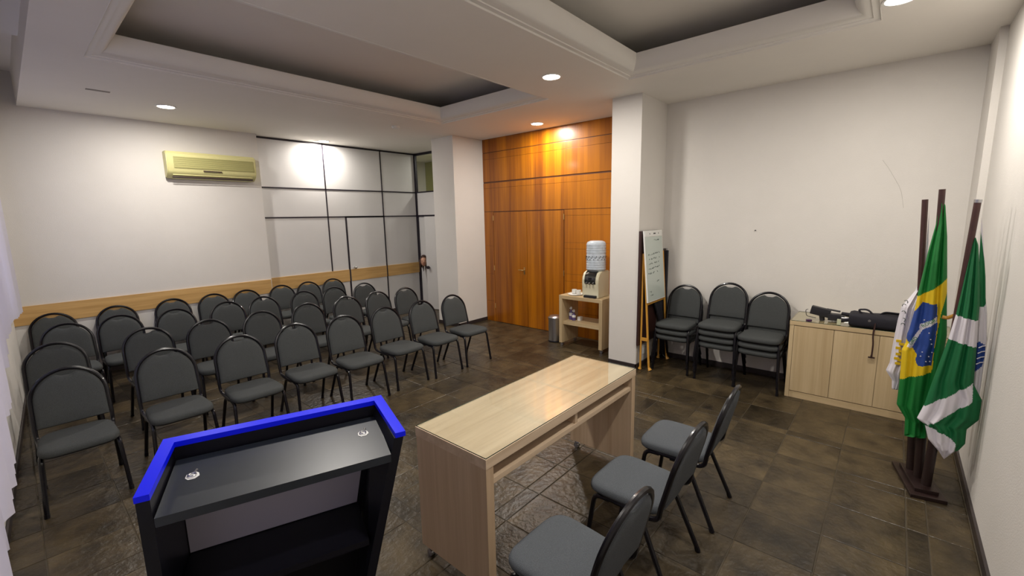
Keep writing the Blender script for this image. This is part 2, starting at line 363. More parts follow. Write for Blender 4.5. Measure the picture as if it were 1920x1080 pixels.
# ------------------------------------------------------------------ ceiling with two trays
T1 = (.61, 4.29, 3.12, 4.99); T2 = (.61, 4.275, .205, 2.135); XF = .30
ce = B(); z0, z1 = ZC, ZC + .012
def slab(x0, x1, y0, y1): box(ce, x0, x1, y0, y1, z0, z1)
X1 = 5.76
slab(XF, T1[0], -.62, 7.62); slab(T1[1], X1, -.62, 7.62); slab(T1[0], T1[1], -.62, T2[2]); slab(T1[0], T1[1], T2[3], T1[2]); slab(T1[0], T1[1], T1[3], 7.62)
slab(T2[1], T1[1], T2[2], T2[3])
box(ce, XF - .012, XF, -.62, 7.62, ZC, 3.53)
ceiling = struct(obj('ceiling', ce, M_ceil))
obj('upper_ceiling', box(B(), -.7, X1, -.62, 7.7, 3.53, 3.56), M_ceil, ceiling)
def ring(name, T, prof, m):
    bm = B(); L = []
    for o_, z in prof:
        L.append([bm.verts.new(p) for p in ((T[0] + o_, T[2] + o_, z), (T[1] - o_, T[2] + o_, z), (T[1] - o_, T[3] - o_, z), (T[0] + o_, T[3] - o_, z))])
    for a, b in zip(L, L[1:]):
        for k in range(4): bm.faces.new((a[k], a[(k + 1) % 4], b[(k + 1) % 4], b[k]))
    return struct(obj(name, bm, m, smooth=True))
prof = [(-.006, ZC + .002), (-.001, ZC - .0015), (.004, ZC + .010), (.042, ZC + .010), (.044, ZC + .018), (.054, ZC + .018)]
for k in range(9):
    a = k / 8 * PI / 2; prof.append((.058 + .095 * math.sin(a), ZC + .018 + .14 * (1 - math.cos(a))))
prof += [(.153, ZC + .175), (-.10, ZC + .175), (-.42, ZC + .175), (-.42, ZC + .40)]
ring('trim_3', T1, prof, M_mould); ring('trim_4', T2, prof, M_mould)
o = obj('plaster_scar', box(B(), .72, .90, 6.09, 6.135, ZC - .004, ZC + .001), mat('old_plaster', (.30, .27, .24), .9), ceiling)

# downlights
lt = None
names = ['over the back wall beside the air conditioner', 'close to the partition wall, above the white door', 'between the two ceiling trays, nearer the veneer wall', 'between the two ceiling trays, nearer the window side',
         'in the corner above the flags', 'above the camera end of the window side', 'in front of the orange wood wall']
for (x, y, p), nm in zip(LAMPS, names):
    if lt is None:
        lt = thing('downlight', 'round recessed ceiling downlight ' + nm, 'ceiling light', (x, y, ZC), 0, 'recessed downlights')
        bm = B(); n = 24; R = [(.100, 0), (.098, -.006), (.084, -.006), (.080, 0), (.079, .004)]
        rv = [[bm.verts.new((r * math.cos(2 * PI * k / n), r * math.sin(2 * PI * k / n), z)) for k in range(n)] for r, z in R]
        for a, b in zip(rv, rv[1:]):
            for k in range(n): bm.faces.new((a[k], a[(k + 1) % n], b[(k + 1) % n], b[k]))
        obj('bezel', bm, M_white, lt, True)
        bm = B(); lathe(bm, [(.079, -.003), (.055, -.0035), (.001, -.004)]); obj('diffuser', bm, M_lamp, lt)
        L_ = lt
    else: L_ = dup(lt, (x, y, ZC), 0, 'round recessed ceiling downlight ' + nm, 'recessed downlights')
    ld = bpy.data.lights.new('lamp', 'AREA'); ld.shape = 'DISK'; ld.size = .15; ld.energy = p; ld.color = LAMPCOL
    lo = bpy.data.objects.new('lamp', ld); C.objects.link(lo); lo.location = (x, y, ZC - .012)
cl = bpy.data.lights.new('corridor_fill', 'AREA'); cl.shape = 'DISK'; cl.size = .2; cl.energy = 22; cl.color = LAMPCOL  # unseen light without a fixture, added to brighten the corridor's olive wall
lo = bpy.data.objects.new('corridor_fill', cl); C.objects.link(lo); lo.location = (6.5, 7.2, 3.2)
bm = B(); tube(bm, [(XW2 + .0005, .146, 2.311), (XW2 + .0005, .10, 2.24), (XW2 + .0005, .056, 2.158), (XW2 + .0005, .01, 2.07), (XW2 + .0005, -.014, 2.008), (XW2 + .0005, -.03, 1.93), (XW2 + .0005, -.042, 1.86)], .0018, 5); obj('wall_crack', bm, mat('crack_shadow', (.46, .44, .41), .9), bpy.data.objects['wall_right'])
bm = B(); cyl(bm, (XW2 - .012, 1.1795, 1.65), (XW2, 1.1795, 1.65), .006, 8); tag(obj('nail', bm, M_dark), 'single dark nail in the bare right wall above the stacked chairs', 'nail')
sd = B(); lathe(sd, [(.055, ZC), (.055, ZC - .02), (.040, ZC - .035), (.001, ZC - .037)], 3.90, 5.55, 20); tag(obj('smoke_detector', sd, M_white, smooth=True), 'small white round smoke detector on the ceiling beyond the first tray', 'smoke detector')

# ------------------------------------------------------------------ chair
FABS = {'a': M_fab, 'b': M_fabh}
def back_y(z): return .178 + (z - .44) * .235 + (z - .44) ** 2 * .05
def outline_back(hw, z0, z1, dip, n=40):
    pts = []; zc = z1 - hw * .98
    pts.append((-hw * 1.02, z0)); pts.append((-hw * .5, z0)); pts.append((hw * .5, z0)); pts.append((hw * 1.02, z0))
    for k in range(4): pts.append((hw * (1.02 - .02 * (k + 1) / 4), z0 + (zc - z0) * (k + 1) / 4))
    for k in range(1, n):
        a = PI * k / n; x = hw * math.cos(a); z = zc + hw * .98 * math.sin(a)
        d = dip * math.exp(-(x / .045) ** 4) if dip else 0
        pts.append((x, z - d))
    for k in range(4): pts.append((-hw * (1 + .02 * k / 4), zc - (zc - z0) * k / 4))
    return pts
def make_chair(fab, label, ct):
    t = thing('stacking_chair', label, 'chair')
    # seat cushion
    bm = B(); N = 40; rings = []
    def so(s, z):
        r = []
        for k in range(N):
            a = 2 * PI * k / N; c, s_ = math.cos(a), math.sin(a); e = .42
            x = math.copysign(abs(c) ** e, c); y = math.copysign(abs(s_) ** e, s_)
            wx = .207 - .018 * (y + 1) / 2 * 1.0
            r.append((x * wx * s, -.038 + y * .205 * s, z))
        return r
    for s, z in ((.90, .386), (.985, .388), (1, .396), (1, .408), (.985, .420), (.94, .429), (.82, .435), (.5, .439), (.05, .440)): rings.append(so(s, z))
    rings_solid(bm, rings); obj('seat', bm, fab, t, True)
    bm = B(); rings_solid(bm, [so(.86, .372), so(.93, .376), so(.955, .388)]); obj('seat_shell', bm, M_shell, t, True)
    # backrest pad
    bm = B(); o1 = outline_back(.185, .458, .812, .026)
    cxz = (0, .64); rg = []
    for s, d in ((.5, -.024), (.86, -.022), (.96, -.016), (1, -.006), (1, .006), (.96, .014), (.86, .018), (.5, .020)):
        rg.append([(x * s, back_y(cxz[1] + (z - cxz[1]) * s) + d, cxz[1] + (z - cxz[1]) * s) for x, z in o1])
    rings_solid(bm, rg); obj('backrest', bm, fab, t, True)
    # back frame: seat rails and arch in one tube
    r = .0130; fr = outline_back(.197, .40, .832, 0, 24)[3:]
    arch = [(x, back_y(z) if z > .44 else .178, z) for x, z in fr]
    path = rnd([(.186, -.13, .378), (.190, .12, .374), (.197, .172, .392), arch[1]], .05) + arch[2:-1]
    path += rnd([arch[-1], (-.197, .172, .392), (-.190, .12, .374), (-.186, -.13, .378)], .05)
    bm = B(); tube(bm, path, r, 8); obj('back_frame', bm, M_tube, t, True)
    bm = B(); tube(bm, [(-.197, back_y(.475) + .004, .475), (.197, back_y(.475) + .004, .475)], .009, 6); tube(bm, [(-.18, .06, .366), (.18, .06, .366)], .009, 6); tube(bm, [(-.18, -.12, .366), (.18, -.12, .366)], .009, 6); obj('crossbar', bm, M_tube, t, True)
    for s in (1, -1):
        bm = B(); tube(bm, rnd([(s * .186, -.10, .371), (s * .190, -.185, .372), (s * .208, -.236, 0.006)], .05), r, 8); cyl(bm, (s * .208, -.236, 0), (s * .207, -.234, .025), .0145, 8); obj('leg', bm, M_tube, t, True)
        bm = B(); tube(bm, rnd([(s * .186, -.03, .366), (s * .188, .075, .366), (s * .206, .236, 0.006)], .05), r, 8); cyl(bm, (s * .206, .236, 0), (s * .205, .226, .025), .0145, 8); obj('leg', bm, M_tube, t, True)
    return t
W_ = ['at the window end', 'second from the window end', 'third from the window end', 'fourth from the window end', 'fourth from the aisle end', 'third from the aisle end', 'second from the aisle end', 'at the aisle end']
rowname = ['front row', 'second row', 'third row', 'rearmost row']
ROWS = [[(0.16, 4.45), (0.73, 4.46), (1.26, 4.43), (1.78, 4.47), (2.27, 4.43), (2.81, 4.46), (3.31, 4.42), (3.82, 4.42)],
        [(0.16, 5.5), (0.81, 5.53), (1.29, 5.44), (1.82, 5.44), (2.36, 5.48), (2.92, 5.54), (3.4, 5.55), (3.84, 5.5)],
        [(0.3, 6.52), (0.74, 6.6), (1.24, 6.49), (1.78, 6.5), (2.23, 6.51), (2.78, 6.51), (3.24, 6.5), (3.75, 6.5)],
        [(0.25, 7.43), (0.81, 7.41), (1.39, 7.42), (1.87, 7.40), (2.31, 7.40), (2.83, 7.44), (3.27, 7.46), (3.71, 7.47)]]
proto = None
for ri, row in enumerate(ROWS):
    for ci, (x, y) in enumerate(row):
        # tops were read at z .825; the arch sits .27 behind the chair's origin
        lab = 'charcoal padded chair with black frame, %s, %s' % (rowname[ri], W_[ci]); grp = 'audience chairs, ' + rowname[ri]
        rz = random.uniform(-.03, .03)
        if proto is None: proto = make_chair(M_fab, lab, 0); proto['group'] = grp; o = proto
        else: o = dup(proto, (0, 0, 0), 0, lab, grp)
        o.location = (x - .27 * math.sin(-rz) * 0, y - .275, 0); o.rotation_euler.z = rz
hd = None
for (x, y, rz, lab) in ((2.69, .895, PI + .03, 'grey padded chair behind the table, farthest of the three from the camera'), (2.085, .905, PI - .02, 'grey padded chair behind the table, middle of the three'), (1.40, .90, PI - .03, 'grey padded chair behind the table, nearest the camera and cut by the frame')):
    if hd is None: hd = make_chair(M_fabh, lab, 1); hd['group'] = 'chairs behind the table'; o = hd
    else: o = dup(hd, (0, 0, 0), 0, lab, 'chairs behind the table')
    o.location = (x, y, 0); o.rotation_euler.z = rz
ordn = ['bottom', 'second from bottom', 'third from bottom', 'top']
for (cx, cy, n, nm) in ((5.20, 1.875, 3, 'beside the easel'), (5.17, 1.37, 4, 'in the middle'), (5.17, .965, 3, 'beside the cabinet')):
    for k in range(n):
        pos = 'top' if k == n - 1 else ordn[k] if k else 'bottom'
        a = -PI / 2
        o = dup(proto, (cx - .010 * k, cy + .002 * k,   .071 * k), a, 'charcoal chair, %s one of the stack of %s %s' % (pos, {3: 'three', 4: 'four'}[n], nm), 'stacked chairs ' + nm)

# ------------------------------------------------------------------ head table
TX0, TX1, TY0, TY1 = 1.304, 2.847, 1.3153, 1.8416
tb = thing('conference_table', 'pale oak laminate table with glass top and solid end panels on casters', 'table', (TX0, TY0, 0))
def L(o): o.matrix_parent_inverse = Matrix.Translation((-TX0, -TY0, 0)); return o
L(obj('tabletop', box(B(), TX0, TX1, TY0, TY1, .705, .756, .0015), M_oakx, tb))
for x0, x1 in ((TX0 + .002, TX0 + .052), (TX1 - .052, TX1 - .002)): L(obj('side_panel', box(B(), x0, x1, TY0 + .003, TY1 - .003, .06, .7045, .0015), M_oakz, tb))
L(obj('shelf', box(B(), TX0 + .052, TX1 - .052, TY0 + .012, TY1 - .06, .605, .632, .001), M_oakx, tb)); L(obj('divider', box(B(), 2.07, 2.095, TY0 + .014, TY1 - .062, .632, .705), M_oakz, tb))
L(obj('back_panel', box(B(), TX0 + .052, TX1 - .052, TY1 - .06, TY1 - .04, .60, .705), M_oakx, tb))
bm = B(); box(bm, TX0 + .003, TX1 - .003, TY0 + .003, TY1 - .003, .757, .7625); gt = L(obj('glass_top', bm, [M_glass, M_gedge], tb))
for p in gt.data.polygons:
    if abs(p.normal.z) < .5: p.material_index = 1
def caster(par, x, y, h=.06, m=M_steel, fix=None):
    bm = B(); r = .021; cyl(bm, (x - .016, y, r), (x - .005, y, r), r, 16); cyl(bm, (x + .005, y, r), (x + .016, y, r), r, 16); cyl(bm, (x - .017, y, r), (x + .017, y, r), .005, 8)
    box(bm, x - .004, x + .004, y - .016, y + .02, r, h - .006, .001); box(bm, x - .017, x + .017, y - .017, y + .017, h - .004, h + .0005)
    o = obj('caster', bm, m, par, True)
    if fix: fix(o)
    return o
for x in (TX0 + .028, TX1 - .028):
    for y in (TY0 + .05, TY1 - .05): caster(tb, x, y, .06, M_steel, L)

# ------------------------------------------------------------------ lectern
lc = thing('lectern', 'black lectern with bright blue rim and sloping desk, open at the back', 'lectern', (.584, 1.63, 0), -.36)
xr = lambda z: .368 if z > 1.11 else .368 - .262 * (1.12 - z) if z > .6 else .232 - .10 * (.6 - z)
def side(s):
    bm = B(); t = .032
    prof = [(0, 0), (.0, 1.132), (-.29, 1.102), (-.29, .6), (-.29, 0)]
    def X(y, z, inner):
        base = (.350 + (.018 * (-y / .29))) if s < 0 else (xr(z) - .018 * (1 + y / .29))
        return s * (base - (t if inner else 0))
    a = [bm.verts.new((X(y, z, 0), y, z)) for y, z in prof]; b = [bm.verts.new((X(y, z, 1), y, z)) for y, z in prof]
    z6a = None
    bm.faces.new(a); bm.faces.new(b[::-1])
    for i in range(5): bm.faces.new((a[i], a[(i + 1) % 5], b[(i + 1) % 5], b[i]))
    bmesh.ops.triangulate(bm, faces=[f for f in bm.faces if len(f.verts) > 4])
    return obj('side_panel', bm, M_lecb, lc)
side(-1); side(1)
bm = B(); prism(bm, [(-.350, 0), (.165, 0), (.215, .6), (.350, 1.132), (-.350, 1.132)], -.032, 0, 'y'); obj('front_panel', bm, M_lecb, lc)
bm = B(); prism(bm, [(-.318, .745), (.222, .745), (.245, .86), (.285, 1.04), (-.318, 1.04)], -.036, -.0325, 'y'); obj('inner_panel', bm, M_lecg, lc)
bm = B()
def cap(p, q, w1=.0):
    pass
zt = lambda y: 1.15 + y * .1035
O = [(-.370, -.292), (-.351, .001), (.351, .001), (.370, -.292)]; I = [(-.335, -.292), (-.317, -.034), (.317, -.034), (.335, -.292)]
for i, nm in ((0, 'blue_rim'), (1, 'blue_rim'), (2, 'blue_rim')):
    bm = B(); q = [O[i], O[i + 1], I[i + 1], I[i]]
    hi = [bm.verts.new((x, y, zt(y))) for x, y in q]; lo = [bm.verts.new((x, y, zt(y) - .018)) for x, y in q]
    bm.faces.new(hi); bm.faces.new(lo[::-1])
    for k in range(4): bm.faces.new((hi[k], hi[(k + 1) % 4], lo[(k + 1) % 4], lo[k]))
    obj(nm, bm, M_blue, lc)
bm = B(); a = [(-.316, -.045, 1.088), (.316, -.045, 1.088), (.314, -.300, 1.052), (-.330, -.305, 1.052)]
hi = [bm.verts.new(p) for p in a]; lo = [bm.verts.new((p[0], p[1], p[2] - .028)) for p in a]; bm.faces.new(hi); bm.faces.new(lo[::-1])
for k in range(4): bm.faces.new((hi[k], hi[(k + 1) % 4], lo[(k + 1) % 4], lo[k]))
obj('desk_board', bm, M_lecd, lc)
bm = B(); prism(bm, [(-.318, -.036), (.225, -.036), (.225, -.27), (-.335, -.27)], .72, .742); obj('shelf', bm, M_lecb, lc)
for (x, y) in ((-.262, -.150), (.250, -.142)):
    z = 1.088 + (y + .045) / .255 * .036
    bm = B(); rr = random.Random(3); pts = [(x + .021 * math.cos(a) * rr.uniform(.8, 1.15), y + .019 * math.sin(a) * rr.uniform(.8, 1.2)) for a in [k * PI / 4 + .4 for k in range(8)]]
    v = [bm.verts.new((px, py, 1.088 + (py + .045) / .255 * .036 + .0015)) for px, py in pts]; v2 = [bm.verts.new((px, py, 1.088 + (py + .045) / .255 * .036 + .0005)) for px, py in pts]
    bm.faces.new(v); bm.faces.new(v2[::-1])
    for k in range(8): bm.faces.new((v[k], v[(k + 1) % 8], v2[(k + 1) % 8], v2[k]))
    st = obj('tape_patch', bm, M_white, lc)
    bm = B(); tube(bm, [(x + .011 * math.cos(a * PI / 8), y + .009 * math.sin(a * PI / 8), z + .0045) for a in range(16)], .0022, 6, closed=True); tube(bm, [(x + .004, y + .01, z + .004), (x + .012, y + .02, z + .01)], .003, 6); obj('metal_ring', bm, M_steel, st, True)

# ------------------------------------------------------------------ cabinet
CX, CY1, CY0 = 4.994, .703, -.455
cb = thing('sideboard_cabinet', 'long pale oak laminate cabinet with doors and glass top against the right wall', 'cabinet', (CX, CY0, 0))
def K(o): o.matrix_parent_inverse = Matrix.Translation((-CX, -CY0, 0)); return o
K(obj('cabinet_top', box(B(), CX - .003, 5.505, CY0, CY1 + .002, .745, .785, .001), M_oaky, cb))
K(obj('side_panel', box(B(), CX, 5.505, CY1 - .035, CY1, 0, .7445, .001), M_oakc, cb)); K(obj('side_panel', box(B(), CX, 5.505, CY0, CY0 + .035, 0, .7445, .001), M_oakc, cb))
K(obj('carcass', box(B(), CX + .022, 5.505, CY0 + .036, CY1 - .036, .07, .744), M_oakc, cb)); K(obj('plinth', box(B(), CX + .004, 5.50, CY0 + .036, CY1 - .036, 0.0, .066, .001), M_oaky, cb))
bm = B(); box(bm, CX + .002, 5.50, CY0 + .005, CY1 - .004, .786, .791); gt = K(obj('glass_top', bm, [M_glass, M_gedge], cb))
for p in gt.data.polygons:
    if abs(p.normal.z) < .5: p.material_index = 1
edges = [.667, .346, .015, -.315, -.419]
for i, (a, b) in enumerate(zip(edges, edges[1:])):
    d = K(obj('door', box(B(), CX + .001, CX + .0195, b + .002, a - .002, .072, .738, .001), M_oakc, cb))
    ky = b + .04 if i % 2 == 0 or i == 1 else a - .04
    if i == 0: ky = b + .042
    if i < 3:
        if i == 2: ky = a - .035
        bm = B(); lathe(bm, [(.004, 0), (.004, .010), (.009, .014), (.010, .020), (.006, .024), (.001, .025)], 0, 0, 14)
        for v in bm.verts: v.co = Vector((CX - v.co.z, ky + v.co.x, .668 + v.co.y))
        K(obj('knob', bm, M_chrome, d, True))
        bm = B(); k2 = ky + .035 if i < 2 else ky - .034; cyl(bm, (CX - .003, k2, .669), (CX + .002, k2, .669), .006, 12); K(obj('lock', bm, M_brown, d, True))

# gear on the cabinet
ZG = .7915
t = thing('tripod_mount', 'black camera mount with flat plate and lens, left on the cabinet top', 'camera gear', (5.15, .49, ZG))
bm = B(); box(bm, -.035, .035, -.075, .085, .045, .125, .010)
for v in bm.verts: v.co = Matrix.Rotation(.18, 3, 'X') @ v.co
obj('flat_plate', bm, M_dark, t, True)
bm = B(); tube(bm, [(0, -.02, .06), (0, -.03, 0.0)], [.022, .022], 12); obj('mount_foot', bm, M_dark, t, True)
bm = B(); box(bm, -.04, .05, -.175, -.075, .012, .075, .008); obj('battery_box', bm, M_dark, t, True)
bm = B(); tube(bm, [(0, -.06, .115), (0.01, -.165, .10)], [.008, .009], 8); obj('pan_handle', bm, M_dark, t, True)
bm = B(); tube(bm, rnd([(-.02, .09, .10), (-.02, .11, .09), (-.02, .10, .03), (-.02, .02, .02)], .02), .003, 6); obj('wire_loop', bm, M_dark, t, True)
t = thing('folded_tripod', 'folded tripod with silver legs lying behind the camera bag', 'tripod', (5.33, .30, ZG))
bm = B()
for k, (dy, z) in enumerate(((0, .012), (.012, .030), (-.02, .012))): cyl(bm, (dy, .10, z), (dy + .02, -.42, z), .008, 8)
obj('leg', bm, M_steel, t, True)
bm = B(); lathe(bm, [(.012, .0), (.022, .008), (.022, .03), (.012, .04)], 0, .06, 12); cyl(bm, (.0, .10, .022), (.0, .0, .022), .017, 10); obj('tripod_head', bm, M_dark, t, True)
t = thing('camera_bag', 'black nylon camera bag with its strap hanging over the cabinet front', 'bag', (5.09, .06, ZG))
bm = B(); rg = []
for y, s in ((.19, .72), (.185, .9), (.16, 1), (.05, 1.0), (-.08, 1.02), (-.20, .98), (-.24, .9), (-.245, .7)):
    rg.append([(.105 * s * math.copysign(abs(math.cos(a)) ** .5, math.cos(a)), y, .062 + .062 * s * math.copysign(abs(math.sin(a)) ** .5, math.sin(a)) + .006 * math.sin(y * 30 + a * 3) * (1 if math.sin(a) > 0 else 0)) for a in [2 * PI * k / 28 for k in range(28)]])
rings_solid(bm, rg); obj('bag_body', bm, M_nylon, t, True)
bm = B(); tube(bm, rnd([(-.03, .10, .12), (-.03, .13, .155), (-.03, .06, .165), (-.03, .02, .12)], .03), .011, 8, .5); obj('carry_handle', bm, M_nylon, t, True)
bm = B(); tube(bm, rnd([(.0, -.03, .12), (.0, -.06, .145), (.0, -.18, .142), (0, -.21, .118)], .03), .008, 8, 2); obj('carry_handle', bm, M_nylon, t, True)
bm = B(); tube(bm, rnd([(-.103, 0, .06), (-.107, .0, .02), (-.108, .005, -.05), (-.112, -.004, -.13), (-.110, -.002, -.245)], .03), .009, 8, .35); obj('strap', bm, M_brown, t, True)
bm = B(); box(bm, -.118, -.106, -.026, .022, -.262, -.25, .002); box(bm, -.118, -.108, -.008, .006, -.255, -.235); obj('buckle', bm, M_brown, t)
bm = B(); cyl(bm, (-.107, .04, .075), (-.103, .04, .075), .011, 14); obj('round_badge', bm, M_steel, t, True)
bm = B(); tube(bm, [(0, .19, .09), (-.01, .25, .10)], [.02, .014], 8); tube(bm, [(-.03, .19, .05), (-.04, .26, .035)], [.016, .02], 8); obj('side_clip', bm, M_nylon, t, True)
bm = B(); lathe(bm, [(.024, ZG), (.026, ZG + .004), (.026, ZG + .014), (.022, ZG + .017), (.001, ZG + .017)], 5.03, .555, 20); tag(obj('lens_cap', bm, mat('plum_plastic', (.05, .015, .06), .3), smooth=True), 'small plum-coloured round lens cap on the cabinet corner', 'lens cap')
bm = B(); box(bm, 5.01, 5.05, .305, .335, ZG, ZG + .05, .003); tag(obj('small_box', bm, mat('pale_green_box', (.5, .52, .35), .3)), 'tiny pale green box on the cabinet in front of the bag', 'box')

# ------------------------------------------------------------------ refreshment cart
ct = thing('refreshment_cart', 'pale oak open cart on casters beside the pillar', 'cart', (5.09, 2.845, 0))
def Q(o): o.matrix_parent_inverse = Matrix.Translation((-5.09, -2.845, 0)); return o
A0, A1, B0, B1 = 5.075, 5.50, 2.842, 3.535
Q(obj('cart_top', box(B(), A0, A1, B0, B1, .695, .744, .001), M_oaky, ct))
for y0, y1 in ((B0 + .001, B0 + .05), (B1 - .05, B1 - .001)): Q(obj('side_panel', box(B(), A0, A1, y0, y1, .05, .6945, .001), M_oakc, ct))
Q(obj('shelf', box(B(), A0 + .03, A1, B0 + .05, B1 - .05, .32, .366, .001), M_oaky, ct))
for x in (A0 + .04, A1 - .04):
    for y in (B0 + .025, B1 - .025): caster(ct, x, y, .05, M_steel, Q)
ds = thing('water_dispenser', 'cream countertop water dispenser with dark chrome tap panel on the cart', 'water dispenser', (5.27, 3.06, .744))
def sideprof(): # x forward is -X
    return [(-.14, .0), (.16, .0), (.16, .345), (.145, .36), (-.05, .36), (-.11, .335), (-.14, .28), (-.15, .22), (-.13, .13), (-.13, .05)]
bm = B(); P = sideprof(); y0, y1 = -.125, .125
a = [bm.verts.new((x, y0, z)) for x, z in P]; b = [bm.verts.new((x, y1, z)) for x, z in P]
bm.faces.new(a); bm.faces.new(b[::-1])
for i in range(len(P)): bm.faces.new((a[i], a[(i + 1) % len(P)], b[(i + 1) % len(P)], b[i]))
bmesh.ops.bevel(bm, geom=list(bm.edges), offset=.008, segments=2, affect='EDGES'); obj('body', bm, M_cream, ds, True)
bm = B(); pr_ = [(-.146, .19), (-.155, .225), (-.146, .285), (-.114, .342), (-.06, .366)]
L0 = [[bm.verts.new((x, y, z)) for y in (-.085, -.03, .03, .085)] for x, z in pr_]
for p, q in zip(L0, L0[1:]):
    for k in range(3): bm.faces.new((p[k], p[k + 1], q[k + 1], q[k]))
r_ = bmesh.ops.solidify(bm, geom=list(bm.faces), thickness=.006); obj('tap_panel', bm, mat('smoked_chrome', (.16, .16, .15), .2, .8), ds, True)
for y in (-.05, 0, .05):
    bm = B(); cyl(bm, (-.150, y, .205), (-.172, y, .195), .012, 12); obj('tap', bm, M_chrome, ds, True)
bm = B(); cyl(bm, (-.150, 0, .265), (-.163, 0, .262), .020, 16); obj('knob', bm, M_dark, ds, True)
bm = B(); box(bm, -.175, -.12, -.10, .085, 0, .035, .008); obj('drip_tray', bm, M_dark, ds, True)
bm = B(); pf = [(.03, 1.07), (.06, 1.085), (.118, 1.10), (.130, 1.12)]
z = 1.12
while z < 1.47:
    pf += [(.131, z), (.135, z + .012), (.131, z + .024)]; z += .032 if not 1.24 < z < 1.33 else .05
pf += [(.130, 1.475), (.118, 1.497), (.08, 1.512), (.001, 1.514)]
lathe(bm, pf, 5.28, 3.06, 32); jug = tag(obj('water_jug', bm, M_jug, smooth='full'), 'upturned ribbed translucent water jug on the cream dispenser', 'water jug')
bm = B()
for k in range(26):
    a = PI * .5 + k / 26 * PI * 1.1; r = .1375; zz = 1.285 + .022 * math.sin(k * 2.1)
    x, y = 5.28 + r * math.cos(a), 3.06 + r * math.sin(a); box(bm, x - .003, x + .003, y - .003, y + .003, zz - .006, zz + .006)
obj('printed_marks', bm, M_dark, jug)
bm = B(); lathe(bm, [(.04, .744), (.10, .750), (.112, .758), (.110, .760), (.09, .752), (.001, .750)], 5.22, 3.345, 28); tag(obj('saucer', bm, M_white, smooth=True), 'round white saucer holding cups on the cart', 'saucer')
cupm = None
for x, y, nm in ((5.24, 3.385, 'left'), (5.22, 3.30, 'right, nearer the dispenser')):
    bm = B(); lathe(bm, [(.022, .754), (.030, .765), (.036, .815), (.034, .815), (.028, .768), (.001, .762)], x, y, 20); o = obj('cup', bm, M_white, smooth=True); tag(o, 'small white cup on the saucer, %s one' % nm, 'cup', 'cups on the saucer')
    bm = B(); tube(bm, rnd([(x - .034, y, .805), (x - .055, y, .80), (x - .052, y, .778), (x - .03, y, .776)], .012), .004, 6); obj('cup_handle', bm, M_white, o, True)
for x, y, m, nm in ((5.25, 3.445, M_purple, 'taller purple and white spray bottle on the cart shelf'), (5.23, 3.385, M_purple, 'shorter purple and white bottle on the cart shelf')):
    h = .13 if 'taller' in nm else .10; z = .366
    bm = B(); lathe(bm, [(.028, z), (.030, z + .01), (.030, z + h * .8), (.012, z + h), (.011, z + h + .02)], x, y, 18); o = tag(obj('cleaning_bottle', bm, m, smooth=True), nm, 'bottle')
    bm = B(); lathe(bm, [(.012, z + h + .02), (.014, z + h + .022), (.014, z + h + .05), (.006, z + h + .056)], x, y, 14); box(bm, x - .035, x, y - .007, y + .007, z + h + .03, z + h + .048, .003); obj('cap', bm, M_white, o, True)
    bm = B(); lathe(bm, [(.0305, z + h * .45), (.0308, z + h * .46), (.0308, z + h * .78), (.03, z + h * .79)], x, y, 18); obj('label_band', bm, M_white, o, True)
bm = B(); box(bm, 5.25, 5.31, 3.29, 3.34, .366, .42, .004); tag(obj('small_carton', bm, M_white), 'little white carton beside the bottles on the cart shelf', 'box')
# waste bin
bn = thing('waste_bin', 'round stainless steel waste bin with lid by the cart', 'bin', (5.24, 3.725, 0))
bm = B(); lathe(bm, [(.095, 0), (.098, .01), (.098, .345), (.001, .345)], 0, 0, 32); obj('bin_body', bm, M_steel, bn, True)
bm = B(); lathe(bm, [(.103, .340), (.106, .35), (.104, .368), (.08, .388), (.03, .398), (.001, .399)], 0, 0, 32); obj('lid', bm, M_steel, bn, True)
bm = B(); lathe(bm, [(.101, 0), (.103, .004), (.103, .018), (.099, .02)], 0, 0, 32); obj('base_ring', bm, M_dark, bn, True)

# ------------------------------------------------------------------ air conditioner
ac = thing('air_conditioner', 'yellowed cream wall-mounted air conditioner high on the back wall', 'air conditioner', (1.53, YW1, 2.46))
bm = B(); W2 = 1.075; pf = [(0, .0), (-.06, -.005), (-.135, .045), (-.168, .10), (-.172, .30), (-.13, .345), (0, .35)]
a = [bm.verts.new((0, y, z)) for y, z in pf]; b = [bm.verts.new((W2, y, z)) for y, z in pf]
bm.faces.new(a); bm.faces.new(b[::-1])
for i in range(7): bm.faces.new((a[i], a[(i + 1) % 7], b[(i + 1) % 7], b[i]))
bmesh.ops.bevel(bm, geom=list(bm.edges), offset=.010, segments=2, affect='EDGES'); obj('casing', bm, M_ac, ac, True)
obj('front_grille', box(B(), .075, W2 - .035, -.178, -.165, .125, .275, .003), M_acd, ac)
for k in range(6): z = .135 + k * .025; obj('grille_slat', box(B(), .08, W2 - .04, -.181, -.176, z, z + .012), M_acd, ac)
obj('display_strip', box(B(), .40, .62, -.179, -.168, .095, .107), M_brown, ac)
bm = B(); a_ = [(-.06, -.010), (-.135, .038), (-.131, .048), (-.056, .0)]
prism(bm, a_, .06, W2 - .05, 'x'); obj('air_flap', bm, M_ac, ac)
bm = B(); prism(bm, [(-.10, .006), (-.118, .016), (-.116, .026), (-.098, .014)], .055, W2 - .045, 'x')
for v in bm.verts: v.co.y -= .006; v.co.z -= .006
obj('air_slot', bm, M_brown, ac)

